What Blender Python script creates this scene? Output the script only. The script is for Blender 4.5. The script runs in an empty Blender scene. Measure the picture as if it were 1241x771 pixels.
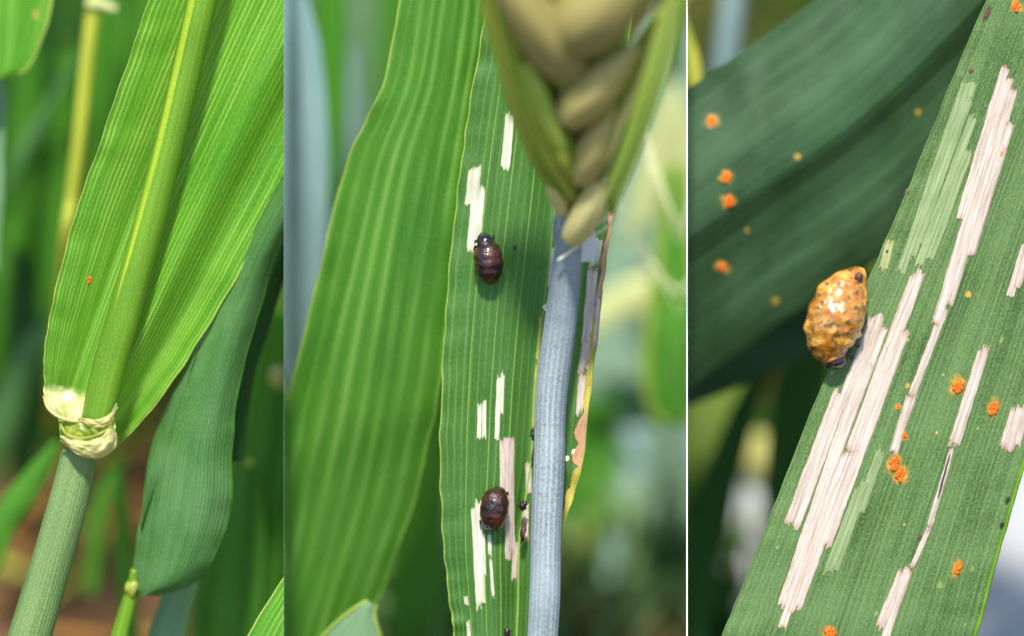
import bpy, bmesh, math, random
import numpy as np
from mathutils import Vector, Matrix, noise as mnoise

sc = bpy.context.scene
C = sc.collection
rnd = random.Random(7)

# ------------------------------------------------------------------ frame
# All shapes are laid out in "units": 1 unit = 0.07 mm (a wheat leaf is about 200 units = 14 mm wide).
S = 7e-5                       # metres per unit
DC = 8000.0                    # lens distance, units
TH = math.radians(35)          # the lens looks 35 degrees down into the crop
D0 = 1350.0                    # depth of the soil behind the middle of the focus plane
VX = Vector((1, 0, 0)); VN = Vector((0, math.cos(TH), -math.sin(TH))); VV = Vector((0, math.sin(TH), math.cos(TH)))
ORG = Vector((0, 0, D0 * math.sin(TH) * S))
CX, CY = 620.5, 385.5

def P(x, y, d):
    k = 1 + d / DC
    return ORG + S * (VX * ((x - CX) * k) + VV * ((CY - y) * k) + VN * d)

def ground_depth(x, y):
    v = CY - y
    return (D0 * math.sin(TH) + v * math.cos(TH)) / (math.sin(TH) - v * math.cos(TH) / DC)

# ------------------------------------------------------------------ camera, world, sun
cam_d = bpy.data.cameras.new('camera'); cam = bpy.data.objects.new('camera', cam_d); C.objects.link(cam)
cam.location = ORG - VN * (DC * S); cam.rotation_euler = (math.pi / 2 - TH, 0, 0)
cam_d.sensor_width = 36; cam_d.lens = 36 * DC / 1241.0
cam_d.clip_start = 0.01; cam_d.clip_end = 200
cam_d.dof.use_dof = True; cam_d.dof.focus_distance = (DC + 8) * S
cam_d.dof.aperture_fstop = (cam_d.lens / 1000) / (460 * S)
sc.camera = cam

SUN_EL, SUN_AZ = math.radians(81), math.radians(-14)       # high, behind the lens and a little to its left
w = bpy.data.worlds.new('World'); sc.world = w; w.use_nodes = True
wn = w.node_tree.nodes; wl = w.node_tree.links
sky = wn.new('ShaderNodeTexSky'); sky.sky_type = 'NISHITA'; sky.sun_disc = False
sky.sun_elevation = SUN_EL; sky.sun_rotation = math.pi + SUN_AZ * -1
wl.new(sky.outputs[0], wn['Background'].inputs[0]); wn['Background'].inputs[1].default_value = 0.11

sun_d = bpy.data.lights.new('sun', 'SUN'); sun = bpy.data.objects.new('sun', sun_d); C.objects.link(sun)
sun_dir = Vector((math.sin(SUN_AZ) * math.cos(SUN_EL), -math.cos(SUN_AZ) * math.cos(SUN_EL), math.sin(SUN_EL)))
sun.rotation_euler = sun_dir.to_track_quat('Z', 'Y').to_euler(); sun.location = sun_dir * 3
sun_d.energy = 3.0; sun_d.angle = math.radians(6); sun_d.color = (1, .95, .87)
sc.view_settings.view_transform = 'Standard'; sc.view_settings.look = 'None'
sc.view_settings.exposure = 1.24; sc.view_settings.gamma = 1
sc.cycles.use_denoising = True
sc.cycles.max_bounces = 10; sc.cycles.transmission_bounces = 6; sc.cycles.diffuse_bounces = 4
sc.cycles.sample_clamp_indirect = 4

# ------------------------------------------------------------------ materials
def srgb(r, g, b):
    f = lambda c: (c / 255 / 12.92) if c / 255 <= 0.04045 else ((c / 255 + 0.055) / 1.055) ** 2.4
    return (f(r), f(g), f(b), 1)

class NT:
    def __init__(s, name):
        s.m = bpy.data.materials.new(name); s.m.use_nodes = True
        s.n = s.m.node_tree.nodes; s.l = s.m.node_tree.links
        s.bsdf = s.n['Principled BSDF']; s.out = s.n['Material Output']
    def put(s, sock, v):
        if hasattr(v, 'is_output') or isinstance(v, bpy.types.NodeSocket): s.l.new(v, sock)
        else: sock.default_value = v
    def math(s, op, a, b=0.0, clamp=False):
        n = s.n.new('ShaderNodeMath'); n.operation = op; n.use_clamp = clamp
        s.put(n.inputs[0], a); s.put(n.inputs[1], b); return n.outputs[0]
    def uv(s):
        n = s.n.new('ShaderNodeUVMap'); n.uv_map = 'UVMap'
        x = s.n.new('ShaderNodeSeparateXYZ'); s.l.new(n.outputs[0], x.inputs[0]); return x.outputs[0], x.outputs[1]
    def comb(s, x, y, z=0.0):
        n = s.n.new('ShaderNodeCombineXYZ')
        for i, v in enumerate((x, y, z)): s.put(n.inputs[i], v)
        return n.outputs[0]
    def obj(s, scale=1.0):
        n = s.n.new('ShaderNodeTexCoord'); m = s.n.new('ShaderNodeMapping')
        m.inputs['Scale'].default_value = (scale / S,) * 3
        s.l.new(n.outputs['Object'], m.inputs[0]); return m.outputs[0]
    def noise(s, vec, scale=1.0, detail=3.0, rough=0.55):
        n = s.n.new('ShaderNodeTexNoise'); s.put(n.inputs['Vector'], vec)
        n.inputs['Scale'].default_value = scale; n.inputs['Detail'].default_value = detail; n.inputs['Roughness'].default_value = rough
        return n.outputs[0]
    def ramp(s, fac, lo, hi):
        n = s.n.new('ShaderNodeMapRange'); s.put(n.inputs[0], fac)
        n.inputs[1].default_value = lo; n.inputs[2].default_value = hi; n.interpolation_type = 'SMOOTHSTEP'; return n.outputs[0]
    def mix(s, fac, a, b, mode='MIX'):
        n = s.n.new('ShaderNodeMix'); n.data_type = 'RGBA'; n.blend_type = mode
        s.put(n.inputs[0], fac); s.put(n.inputs[6], a); s.put(n.inputs[7], b); return n.outputs[2]
    def bump(s, h, dist, strength=1.0):
        n = s.n.new('ShaderNodeBump'); n.inputs['Distance'].default_value = dist * S; n.inputs['Strength'].default_value = strength
        s.put(n.inputs['Height'], h); return n.outputs[0]
    def finish(s, col, rough=0.5, nor=None, spec=0.5, trans=0.0, tcol=None, coat=0.0, sss=0.0):
        b = s.bsdf
        s.put(b.inputs['Base Color'], col); s.put(b.inputs['Roughness'], rough); s.put(b.inputs['Specular IOR Level'], spec)
        b.inputs['Coat Weight'].default_value = coat; b.inputs['Coat Roughness'].default_value = 0.06
        if nor is not None: s.l.new(nor, b.inputs['Normal'])
        if trans > 0:
            t = s.n.new('ShaderNodeBsdfTranslucent'); s.put(t.inputs[0], tcol if tcol is not None else col)
            if nor is not None: s.l.new(nor, t.inputs['Normal'])
            mx = s.n.new('ShaderNodeMixShader'); mx.inputs[0].default_value = trans
            s.l.new(b.outputs[0], mx.inputs[1]); s.l.new(t.outputs[0], mx.inputs[2]); s.l.new(mx.outputs[0], s.out.inputs[0])
        return s.m

def leaf_mat(name, dark, light, vein=None, period=8.0, veinamt=0.5, fine=0.5, trans=0.3, tcol=None, rough=0.42, spec=0.4,
             bump=1.0, wax=0.0, waxcol=(.45, .55, .55, 1), seed=0.0, mottle=0.25, vsharp=3.0, mcol=None, lo=.34, hi=.74, dots=.25):
    t = NT(name); u, v = t.uv()
    vv = t.math('MULTIPLY', v, .0035)
    wob = t.math('MULTIPLY', t.noise(t.comb(t.math('MULTIPLY', u, .03), t.math('MULTIPLY', v, .004), seed + 9), 1, 2), period * .5)
    us = t.math('ADD', u, wob)
    nf = t.noise(t.comb(t.math('MULTIPLY', us, fine), vv, seed), 1, 3, .65)
    ncoarse = t.noise(t.comb(t.math('MULTIPLY', us, fine * .16), vv, seed + 3), 1, 2)
    npat = t.noise(t.comb(t.math('MULTIPLY', u, .012), t.math('MULTIPLY', v, .009), seed + 5), 1, 3)
    nspk = t.noise(t.comb(t.math('MULTIPLY', u, .35), t.math('MULTIPLY', v, .12), seed + 7), 1, 2)
    sw = t.math('SINE', t.math('MULTIPLY', us, 2 * math.pi / period))
    vm = t.math('POWER', t.math('MULTIPLY_ADD', sw, .5), vsharp)
    # MULTIPLY_ADD needs the third input
    n = vm.node.inputs[0].links[0].from_node; n.inputs[2].default_value = .5
    s = t.math('ADD', t.math('MULTIPLY', nf, .5), t.math('ADD', t.math('MULTIPLY', ncoarse, .3), t.math('MULTIPLY', npat, .3)))
    col = t.mix(t.ramp(s, lo, hi), dark, light)
    if vein is not None:
        vam = t.math('MULTIPLY', vm, t.math('MULTIPLY', t.ramp(ncoarse, .3, .65), veinamt))
        col = t.mix(vam, col, vein)
    if mottle:
        col = t.mix(t.math('MULTIPLY', t.ramp(nspk, .52, .75), mottle), col, mcol or tuple(min(1, c * 1.9) for c in light[:3]) + (1,))
    if dots:
        nd = t.noise(t.comb(t.math('MULTIPLY', u, .55), t.math('MULTIPLY', v, .3), seed + 11), 1, 2, .6)
        col = t.mix(t.math('MULTIPLY', t.ramp(nd, .5, .7), dots), col, tuple(min(1, c * 1.7) for c in light[:3]) + (1,))
        col = t.mix(t.math('MULTIPLY', t.ramp(nd, .5, .3), dots * 1.2), col, tuple(c * .5 for c in dark[:3]) + (1,))
    if wax:
        col = t.mix(t.math('MULTIPLY', t.ramp(npat, .3, .7), wax), col, waxcol)
    h = t.math('ADD', t.math('MULTIPLY', vm, .9), t.math('ADD', nf, t.math('MULTIPLY', nspk, .35)))
    tc = tcol if tcol is not None else light
    tcm = t.mix(.55, tc, col) if False else t.mix(t.math('MULTIPLY', vm, .35 if vein else 0), tc, vein or tc)
    return t.finish(col, rough + .06, t.bump(h, bump * .3), spec * .7, trans, tcm)

M = {}
M['bright'] = leaf_mat('bright_leaf', srgb(44, 116, 10), srgb(92, 160, 30), srgb(180, 206, 96), 5.2, .8, .55, .38, srgb(160, 220, 50), .4, .5, 1.1, seed=1, mottle=.15)
M['collarleaf'] = leaf_mat('collar_leaf', srgb(52, 118, 18), srgb(92, 160, 36), srgb(160, 196, 90), 8.5, .7, .4, .34, srgb(140, 210, 30), .38, .5, 1.2, seed=2, mottle=.08)
M['bluegreen'] = leaf_mat('blue_green_leaf', srgb(40, 88, 30), srgb(74, 124, 52), srgb(114, 158, 88), 4.6, .45, .6, .24, srgb(90, 160, 40), .36, .6, 1.6, wax=.4, waxcol=srgb(112, 150, 98), seed=3, mottle=.3, dots=.4)
M['ribbed'] = leaf_mat('ribbed_leaf', srgb(46, 94, 18), srgb(76, 130, 34), srgb(126, 168, 76), 23, .6, .12, .28, srgb(110, 180, 40), .48, .4, 1.6, seed=4, mottle=.15, vsharp=2.4)
M['grazed'] = leaf_mat('grazed_leaf', srgb(36, 82, 12), srgb(66, 112, 30), srgb(124, 158, 76), 9.5, .5, .5, .25, srgb(96, 160, 30), .42, .5, 1.5, seed=5, mottle=.25, wax=.28, waxcol=srgb(84, 126, 78), dots=.4)
M['rusted'] = leaf_mat('rusted_leaf', srgb(50, 80, 34), srgb(90, 120, 62), srgb(122, 150, 84), 6.0, .4, .75, .16, srgb(90, 130, 40), .44, .45, 1.8, seed=6, mottle=.4, wax=.25, waxcol=srgb(112, 140, 94), lo=.38, hi=.68, dots=.5)
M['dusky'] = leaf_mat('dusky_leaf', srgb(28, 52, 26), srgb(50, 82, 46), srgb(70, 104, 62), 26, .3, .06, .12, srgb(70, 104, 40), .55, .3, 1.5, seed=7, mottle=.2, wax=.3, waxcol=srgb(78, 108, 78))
M['field'] = leaf_mat('field_leaf', srgb(44, 98, 20), srgb(76, 138, 34), srgb(116, 174, 70), 14, .4, .2, .3, srgb(110, 180, 36), .45, .4, 1.0, seed=8)
M['deep'] = leaf_mat('deep_green_leaf', srgb(24, 58, 22), srgb(40, 82, 30), None, 14, 0, .2, .2, srgb(60, 110, 30), .5, .3, 1.0, seed=9)
M['glaucous'] = leaf_mat('glaucous_leaf', srgb(112, 142, 142), srgb(146, 172, 172), srgb(176, 196, 196), 16, .4, .2, .15, srgb(120, 160, 120), .6, .3, 1.0, seed=10, mottle=.1)
M['pale'] = leaf_mat('pale_leaf', srgb(206, 208, 206), srgb(228, 229, 228), None, 16, 0, .1, .2, srgb(215, 218, 210), .6, .3, .6, seed=11, mottle=0)
M['sage'] = leaf_mat('sage_leaf', srgb(92, 132, 96), srgb(130, 162, 118), None, 16, 0, .1, .25, srgb(140, 180, 100), .6, .3, .6, seed=12, mottle=0)
M['mist'] = leaf_mat('misty_leaf', srgb(118, 150, 130), srgb(150, 178, 150), None, 16, 0, .1, .25, srgb(150, 190, 130), .6, .3, .6, seed=27, mottle=0)
M['cream'] = leaf_mat('cream_leaf', srgb(176, 184, 116), srgb(204, 208, 150), None, 16, 0, .1, .25, srgb(200, 210, 130), .6, .3, .6, seed=28, mottle=0)
M['yellowgreen'] = leaf_mat('yellow_green_leaf', srgb(88, 112, 36), srgb(120, 140, 56), None, 16, 0, .1, .25, srgb(130, 160, 50), .6, .3, .6, seed=29, mottle=0)
M['chalk'] = leaf_mat('chalky_leaf', srgb(150, 152, 150), srgb(172, 174, 172), None, 16, 0, .1, .1, srgb(180, 182, 178), .7, .2, .6, seed=30, mottle=0)
M['straw'] = leaf_mat('dry_straw', srgb(120, 78, 36), srgb(186, 140, 74), srgb(210, 176, 110), 9, .4, .3, .15, srgb(190, 140, 60), .7, .2, 1.0, seed=13)
M['yellowing'] = leaf_mat('yellowing_leaf', srgb(150, 160, 40), srgb(196, 200, 84), None, 12, 0, .2, .25, srgb(200, 210, 70), .5, .3, 1.0, seed=14)
M['culm'] = leaf_mat('culm', srgb(74, 118, 16), srgb(104, 146, 26), srgb(140, 172, 50), 9, .3, .25, .12, srgb(150, 200, 40), .4, .5, .5, seed=15, mottle=.05)
M['culmedge'] = leaf_mat('lit_sheath_edge', srgb(122, 156, 26), srgb(160, 184, 46), None, 9, 0, .25, .15, srgb(180, 210, 50), .42, .4, .5, seed=26, mottle=.05)  # yellow tone of the overlapping edge, with the left-hand light painted in
M['sheath'] = leaf_mat('sheath', srgb(78, 110, 54), srgb(116, 142, 84), srgb(144, 168, 108), 5, .4, .7, .08, srgb(120, 170, 80), .5, .4, 1.2, seed=16, mottle=.2, dots=.3)
M['waxy'] = leaf_mat('waxy_stem', srgb(94, 108, 108), srgb(136, 148, 150), srgb(192, 198, 198), 6.4, .6, .3, .0, None, .6, .3, 1.4, seed=17, mottle=.7, mcol=srgb(66, 80, 80), wax=.45, waxcol=srgb(162, 172, 176), dots=.5, lo=.3, hi=.8)
M['margin'] = leaf_mat('leaf_margin', srgb(120, 152, 52), srgb(166, 188, 90), None, 6, 0, .3, .3, srgb(190, 210, 80), .5, .4, .5, seed=18, mottle=0)
M['midrib'] = leaf_mat('midrib', srgb(120, 160, 60), srgb(160, 190, 90), None, 6, 0, .3, .3, srgb(170, 200, 80), .5, .4, .5, seed=19, mottle=0)
def membrane(name, a, b, c, trans):
    t = NT(name); n = t.noise(t.obj(.045), 1, 4); f = t.noise(t.obj(.2), 1, 4, .6)
    col = t.mix(t.ramp(n, .36, .6), a, b); col = t.mix(t.math('MULTIPLY', t.ramp(f, .5, .72), .6), col, c)
    return t.finish(col, .3, t.bump(t.math('ADD', n, t.math('MULTIPLY', f, .4)), 1.2), .5, trans, b)
M['membrane'] = membrane('collar_membrane', srgb(190, 188, 92), srgb(216, 208, 144), srgb(232, 228, 186), .45)
M['collar'] = membrane('collar_tissue', srgb(118, 146, 32), srgb(170, 178, 66), srgb(206, 204, 110), .35)
M['husk'] = leaf_mat('husk', srgb(126, 120, 66), srgb(168, 154, 96), srgb(132, 140, 60), 20, .45, .2, .15, srgb(170, 170, 80), .55, .3, 2.0, seed=22, mottle=.2)
M['huskwarm'] = leaf_mat('warm_husk', srgb(158, 146, 78), srgb(194, 178, 112), srgb(150, 158, 66), 20, .45, .2, .15, srgb(190, 190, 90), .55, .3, 2.0, seed=31, mottle=.2)
M['huskgreen'] = leaf_mat('green_husk', srgb(120, 134, 36), srgb(168, 174, 70), srgb(196, 200, 100), 14, .5, .2, .25, srgb(190, 210, 70), .55, .3, 2.0, seed=23, mottle=.15)
M['huskcream'] = leaf_mat('cream_husk', srgb(186, 178, 100), srgb(220, 206, 146), srgb(176, 190, 84), 20, .45, .2, .2, srgb(220, 220, 110), .5, .4, 2.0, seed=24, mottle=.1)
M['glume'] = leaf_mat('bright_glume', srgb(140, 172, 52), srgb(190, 210, 100), srgb(214, 228, 140), 12, .6, .2, .4, srgb(210, 235, 100), .45, .4, 1.0, seed=25, mottle=0)

def scar_mat(name, base, stripe, edge, trans=.25, period=5.0):
    t = NT(name); u, v = t.uv()
    nf = t.noise(t.comb(t.math('MULTIPLY', u, .55), t.math('MULTIPLY', v, .012), 2), 1, 3, .6)
    nb = t.noise(t.comb(t.math('MULTIPLY', u, .2), t.math('MULTIPLY', v, .07), 4), 1, 4, .65)
    col = t.mix(t.ramp(nf, .36, .6), stripe, base)
    gr = t.math('POWER', t.math('ABSOLUTE', t.math('SINE', t.math('MULTIPLY', u, math.pi / period))), .25)
    col = t.mix(t.math('MULTIPLY', t.math('SUBTRACT', 1.0, gr), .6), col, tuple(c * .6 for c in stripe[:3]) + (1,))
    a = t.n.new('ShaderNodeAttribute'); a.attribute_name = 'edge'
    e = t.math('MULTIPLY', t.math('POWER', a.outputs['Fac'], 1.1), t.ramp(nb, .34, .6))
    col = t.mix(e, col, edge)
    col = t.mix(t.math('MULTIPLY', t.ramp(nb, .58, .76), .6), col, edge)
    m = t.finish(col, .6, t.bump(t.math('ADD', nf, nb), .5), .3, trans, base)
    nr = t.noise(t.comb(t.math('MULTIPLY', u, .35), t.math('MULTIPLY', v, .16), 8), 1, 3, .6)
    cut = t.ramp(t.math('ADD', t.math('MULTIPLY', a.outputs['Fac'], .62), nr), .86, 1.02)
    tr = t.n.new('ShaderNodeBsdfTransparent'); mx = t.n.new('ShaderNodeMixShader'); src = t.out.inputs[0].links[0].from_socket
    t.l.new(cut, mx.inputs[0]); t.l.new(src, mx.inputs[1]); t.l.new(tr.outputs[0], mx.inputs[2]); t.l.new(mx.outputs[0], t.out.inputs[0])
    return m

M['scarpink'] = scar_mat('pink_scar', srgb(228, 214, 200), srgb(190, 170, 152), srgb(146, 90, 42), .3)
M['scarwhite'] = scar_mat('white_scar', srgb(226, 224, 204), srgb(196, 194, 166), srgb(160, 170, 90))
M['scargreen'] = scar_mat('green_window', srgb(158, 174, 124), srgb(122, 144, 92), srgb(136, 150, 96))
M['scaryellow'] = scar_mat('yellow_edge', srgb(214, 190, 84), srgb(150, 160, 60), srgb(180, 120, 66))
M['scarbrown'] = scar_mat('brown_edge', srgb(216, 170, 130), srgb(190, 140, 100), srgb(120, 70, 40))
M['scarpale'] = scar_mat('pale_scar', srgb(176, 180, 120), srgb(150, 162, 100), srgb(140, 110, 60))
M['slit'] = scar_mat('dark_slit', srgb(44, 44, 44), srgb(70, 66, 60), srgb(150, 120, 90), 0)

def rust_mat():
    t = NT('rust'); o = t.obj(.35); n = t.noise(o, 1, 3)
    col = t.mix(t.ramp(n, .35, .65), srgb(196, 78, 14), srgb(220, 124, 36))
    return t.finish(col, .7, t.bump(n, 2), .2)
M['rust'] = rust_mat()
def plain(name, a, b, scale, rough, spec=.5, coat=0.0, bump=1.0):
    t = NT(name); n = t.noise(t.obj(scale), 1, 4)
    return t.finish(t.mix(t.ramp(n, .35, .65), a, b), rough, t.bump(n, bump), spec, coat=coat)
def stain(name, a, b, strength=.8, sc_=.12):
    t = NT(name); n = t.noise(t.obj(sc_), 1, 4); at = t.n.new('ShaderNodeAttribute'); at.attribute_name = 'edge'
    fac = t.math('MULTIPLY', t.ramp(t.math('ADD', at.outputs['Fac'], t.math('MULTIPLY', t.math('SUBTRACT', n, .5), .9)), .1, .75), strength)
    t.finish(t.mix(t.ramp(n, .35, .65), a, b), .5)
    tr = t.n.new('ShaderNodeBsdfTransparent'); mx = t.n.new('ShaderNodeMixShader')
    t.l.new(fac, mx.inputs[0]); t.l.new(tr.outputs[0], mx.inputs[1]); t.l.new(t.bsdf.outputs[0], mx.inputs[2]); t.l.new(mx.outputs[0], t.out.inputs[0])
    return t.m
M['halo'] = stain('rust_halo', srgb(150, 146, 56), srgb(186, 150, 66), .9)
M['chlorosis'] = stain('chlorotic_fleck', srgb(120, 150, 80), srgb(140, 166, 90), .7)
M['brownstain'] = stain('brown_fleck', srgb(50, 26, 28), srgb(96, 50, 36), .95)
M['darkstain'] = stain('dark_fleck_stain', srgb(16, 18, 10), srgb(40, 40, 20), .95)
M['membranefade'] = stain('fading_membrane', srgb(190, 192, 104), srgb(226, 220, 168), 1.0, .04)
M['orange'] = stain('orange_fleck', srgb(214, 110, 30), srgb(226, 150, 60), .9)
M['frass'] = plain('frass', srgb(18, 14, 14), srgb(52, 40, 30), .3, .35)
M['olivefrass'] = plain('olive_frass', srgb(34, 44, 16), srgb(70, 84, 30), .2, .4)
M['black'] = plain('larva_head', srgb(8, 7, 9), srgb(22, 18, 22), .2, .14, .6, .5)
M['edgewhite'] = plain('white_edge', srgb(225, 228, 225), srgb(235, 238, 235), .1, .6)
M['fibre'] = plain('pale_fibre', srgb(206, 206, 160), srgb(232, 232, 196), .1, .5)
M['brownspot'] = plain('brown_spot', srgb(50, 26, 28), srgb(96, 50, 36), .2, .6)

def larva_dark():
    t = NT('dark_larva'); n = t.noise(t.obj(.05), 1, 3); f = t.noise(t.obj(.22), 1, 4)
    col = t.mix(t.ramp(n, .36, .66), srgb(20, 9, 8), srgb(80, 32, 12))
    col = t.mix(t.math('MULTIPLY', t.ramp(f, .55, .75), .35), col, srgb(96, 50, 30))
    return t.finish(col, .32, t.bump(f, 1.6), .45, coat=.35)
M['larvadark'] = larva_dark()
def larva_gold():
    t = NT('golden_larva'); o = t.obj(.055); n = t.noise(o, 1, 3); f = t.noise(t.obj(.11), 1, 4, .6)
    v = t.n.new('ShaderNodeTexVoronoi'); v.inputs['Scale'].default_value = 1.6; t.l.new(o, v.inputs['Vector'])
    col = t.mix(t.ramp(n, .4, .62), srgb(176, 108, 12), srgb(208, 158, 62))
    col = t.mix(t.math('MULTIPLY', t.ramp(f, .5, .62), .85), col, srgb(84, 44, 8))
    col = t.mix(t.math('MULTIPLY', t.ramp(v.outputs[0], .5, .85), .35), col, srgb(96, 50, 10))
    t.bsdf.inputs['Subsurface Weight'].default_value = .2; t.bsdf.inputs['Subsurface Radius'].default_value = (.0006, .0003, .0001)
    h = t.math('ADD', t.math('MULTIPLY', f, .9), t.math('SUBTRACT', 1.0, v.outputs[0]))
    return t.finish(col, .12, t.bump(h, 2.2), .6, coat=1.0)
M['larvagold'] = larva_gold()

def soil_mat():
    t = NT('soil'); n = t.noise(t.obj(.006), 1, 6, .65); f = t.noise(t.obj(.06), 1, 4)
    col = t.mix(t.ramp(n, .35, .65), srgb(46, 32, 20), srgb(104, 76, 48))
    col = t.mix(t.math('MULTIPLY', t.ramp(f, .5, .75), .5), col, srgb(140, 108, 70))
    return t.finish(col, .9, t.bump(t.math('ADD', n, f), 14), .2)
M['soil'] = soil_mat()
def crop_mat(name='crop_understorey', a=srgb(28, 66, 20), b=srgb(64, 112, 36)):
    t = NT(name); g = t.n.new('ShaderNodeNewGeometry')
    r = g.outputs['Random Per Island']
    col = t.mix(t.ramp(r, 0, .8), a, b)
    col = t.mix(t.ramp(r, .9, .98), col, srgb(150, 140, 70))
    return t.finish(col, .5, None, .3, .3, col)
M['crop'] = crop_mat(a=srgb(34, 76, 22), b=srgb(78, 128, 42))
M['croplight'] = crop_mat('lit_crop', srgb(70, 110, 60), srgb(140, 170, 110))  # paler copy of the crop colour, brighter light behind the ear painted in
def mirror():
    t = NT('mirror'); t.bsdf.inputs['Metallic'].default_value = 1
    return t.finish((.93, .94, .93, 1), .015)
M['mirror'] = mirror()

# ------------------------------------------------------------------ mesh helpers
XW1, XW2 = (344 - CX) * S, (832.5 - CX) * S
def link(name, verts, faces, mat, parent=None, uvs=None, panel=None, smooth=True, attr=None, mats=None, fmat=None):
    """verts are world positions; one mesh object, optionally cut off at the divider panels of its bay."""
    base = parent.location if parent else Vector()
    me = bpy.data.meshes.new(name)
    me.from_pydata([tuple(v) for v in verts], [], faces)
    if uvs is not None:
        lay = me.uv_layers.new(name='UVMap')
        idx = np.empty(len(me.loops), dtype=np.int32); me.loops.foreach_get('vertex_index', idx)
        lay.data.foreach_set('uv', np.asarray(uvs, dtype=np.float32)[idx].ravel())
    if attr is not None:
        a = me.attributes.new('edge', 'FLOAT', 'POINT'); a.data.foreach_set('value', np.asarray(attr, dtype=np.float32))
    for m in ([mat] if mats is None else mats): me.materials.append(M[m])
    if fmat is not None: me.polygons.foreach_set('material_index', fmat)
    if panel:
        lim = {'L': [(XW1 - .4 * S, 1)], 'M': [(XW1 + .4 * S, -1), (XW2 - .8 * S, 1)], 'R': [(XW2 + .8 * S, -1)]}[panel]
        bm = bmesh.new(); bm.from_mesh(me)
        for x, sgn in lim:
            bmesh.ops.bisect_plane(bm, geom=bm.verts[:] + bm.edges[:] + bm.faces[:], plane_co=(x, 0, 0), plane_no=(sgn, 0, 0), clear_outer=True, dist=1e-9)
        bm.to_mesh(me); bm.free()
    if smooth: me.polygons.foreach_set('use_smooth', [True] * len(me.polygons))
    if parent: me.transform(Matrix.Translation(-base))
    me.update()
    o = bpy.data.objects.new(name, me); C.objects.link(o)
    if parent:
        o.parent = parent
    return o

def sub(child, part):
    """make child a sub-part of part (both share the thing's origin)."""
    child.parent = part
    return child

def thing(name, label, cat, at, group=None):
    o = bpy.data.objects.new(name, None); C.objects.link(o); o.empty_display_size = .002
    o.location = P(*at); o['label'] = label; o['category'] = cat
    if group: o['group'] = group
    return o
def tag(o, label, cat, group=None):
    o['label'] = label; o['category'] = cat
    if group: o['group'] = group
    return o

def crom(pts, t):
    """Catmull-Rom through rows of pts, t in 0..1"""
    pts = np.asarray(pts, float); n = len(pts) - 1
    x = min(max(t, 0), 1) * n; i = min(int(x), n - 1); f = x - i
    p0 = pts[i - 1] if i > 0 else 2 * pts[0] - pts[1]
    p3 = pts[i + 2] if i + 2 <= n else 2 * pts[n] - pts[n - 1]
    p1, p2 = pts[i], pts[i + 1]
    return .5 * ((2 * p1) + (-p0 + p2) * f + (2 * p0 - 5 * p1 + 4 * p2 - p3) * f * f + (-p0 + 3 * p1 - 3 * p2 + p3) * f ** 3)

class Blade:
    """a leaf surface swept between two edges: sections are (lx,ly,ld, rx,ry,rd)"""
    def __init__(s, sections, shape=None, ridge=0.0, period=10, refw=None, wav=0.0, wavp=40, seed=0):
        s.sec = np.array(sections, float); s.shape = shape or (lambda f, t: 0.0)
        wid = np.hypot(s.sec[:, 3] - s.sec[:, 0], s.sec[:, 4] - s.sec[:, 1])
        s.refw = refw or wid.max(); s.ridge = ridge; s.period = period; s.wav = wav; s.wavp = wavp; s.seed = seed
        c = (s.sec[:, :2] + s.sec[:, 3:5]) / 2; s.length = float(np.hypot(*np.diff(c, axis=0).T).sum())
    def at(s, f, t, ridge=False):
        q = crom(s.sec, t); p = q[:3] * (1 - f) + q[3:] * f
        d = p[2] + s.shape(f, t)
        if ridge and s.ridge: d -= s.ridge * math.cos(2 * math.pi * f * s.refw / s.period)
        x, y = p[0], p[1]
        if s.wav:
            a = mnoise.noise((t * s.length / s.wavp, s.seed, .3)); b = mnoise.noise((t * s.length / s.wavp, s.seed, 7.7))
            x += s.wav * (a * max(0, 1 - f * 5) + b * max(0, f * 5 - 4))
            d += s.wav * 2.0 * (b * max(0, 1 - f * 4) + a * max(0, f * 4 - 3))
        return np.array([x, y, d])
    def grid(s, nu, nv):
        s.nu, s.nv = nu, nv
        s.g = np.array([[s.at(i / nu, j / nv) for i in range(nu + 1)] for j in range(nv + 1)])
        s.gx = s.g[:, :, 0].ravel(); s.gy = s.g[:, :, 1].ravel()
    def depth(s, x, y):
        k = int(np.argmin((s.gx - x) ** 2 + (s.gy - y) ** 2)); j, i = divmod(k, s.nu + 1)
        j = min(max(j, 1), s.nv - 1); i = min(max(i, 1), s.nu - 1); g = s.g
        a = (g[j, i + 1] - g[j, i - 1]); b = (g[j + 1, i] - g[j - 1, i])
        det = a[0] * b[1] - a[1] * b[0]
        if abs(det) < 1e-9: return g[j, i, 2]
        dx, dy = x - g[j, i, 0], y - g[j, i, 1]
        p = (dx * b[1] - dy * b[0]) / det; q = (a[0] * dy - a[1] * dx) / det
        return g[j, i, 2] + p * a[2] + q * b[2]
    def build(s, name, mat, parent, panel=None, nu=40, nv=60, ridge=True, fade=None):
        s.grid(nu, nv); V = []; U = []; F = []
        for j in range(nv + 1):
            for i in range(nu + 1):
                x, y, d = s.at(i / nu, j / nv, ridge); V.append(P(x, y, d)); U.append((i / nu * s.refw, j / nv * s.length))
        for j in range(nv):
            for i in range(nu):
                a = j * (nu + 1) + i; F.append((a, a + nu + 1, a + nu + 2, a + 1))
        A = None if fade is None else [fade(i / nu, j / nv) for j in range(nv + 1) for i in range(nu + 1)]
        return link(name, V, F, mat, parent, U, panel, True, A)
    def line(s, f, t0=0, t1=1, n=50, lift=0.0):
        out = []
        for k in range(n + 1):
            p = s.at(f, t0 + (t1 - t0) * k / n); p[2] -= lift; out.append(tuple(p))
        return out

def smoothpath(pts, n):
    return [tuple(crom(pts, k / n)) for k in range(n + 1)]

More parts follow.
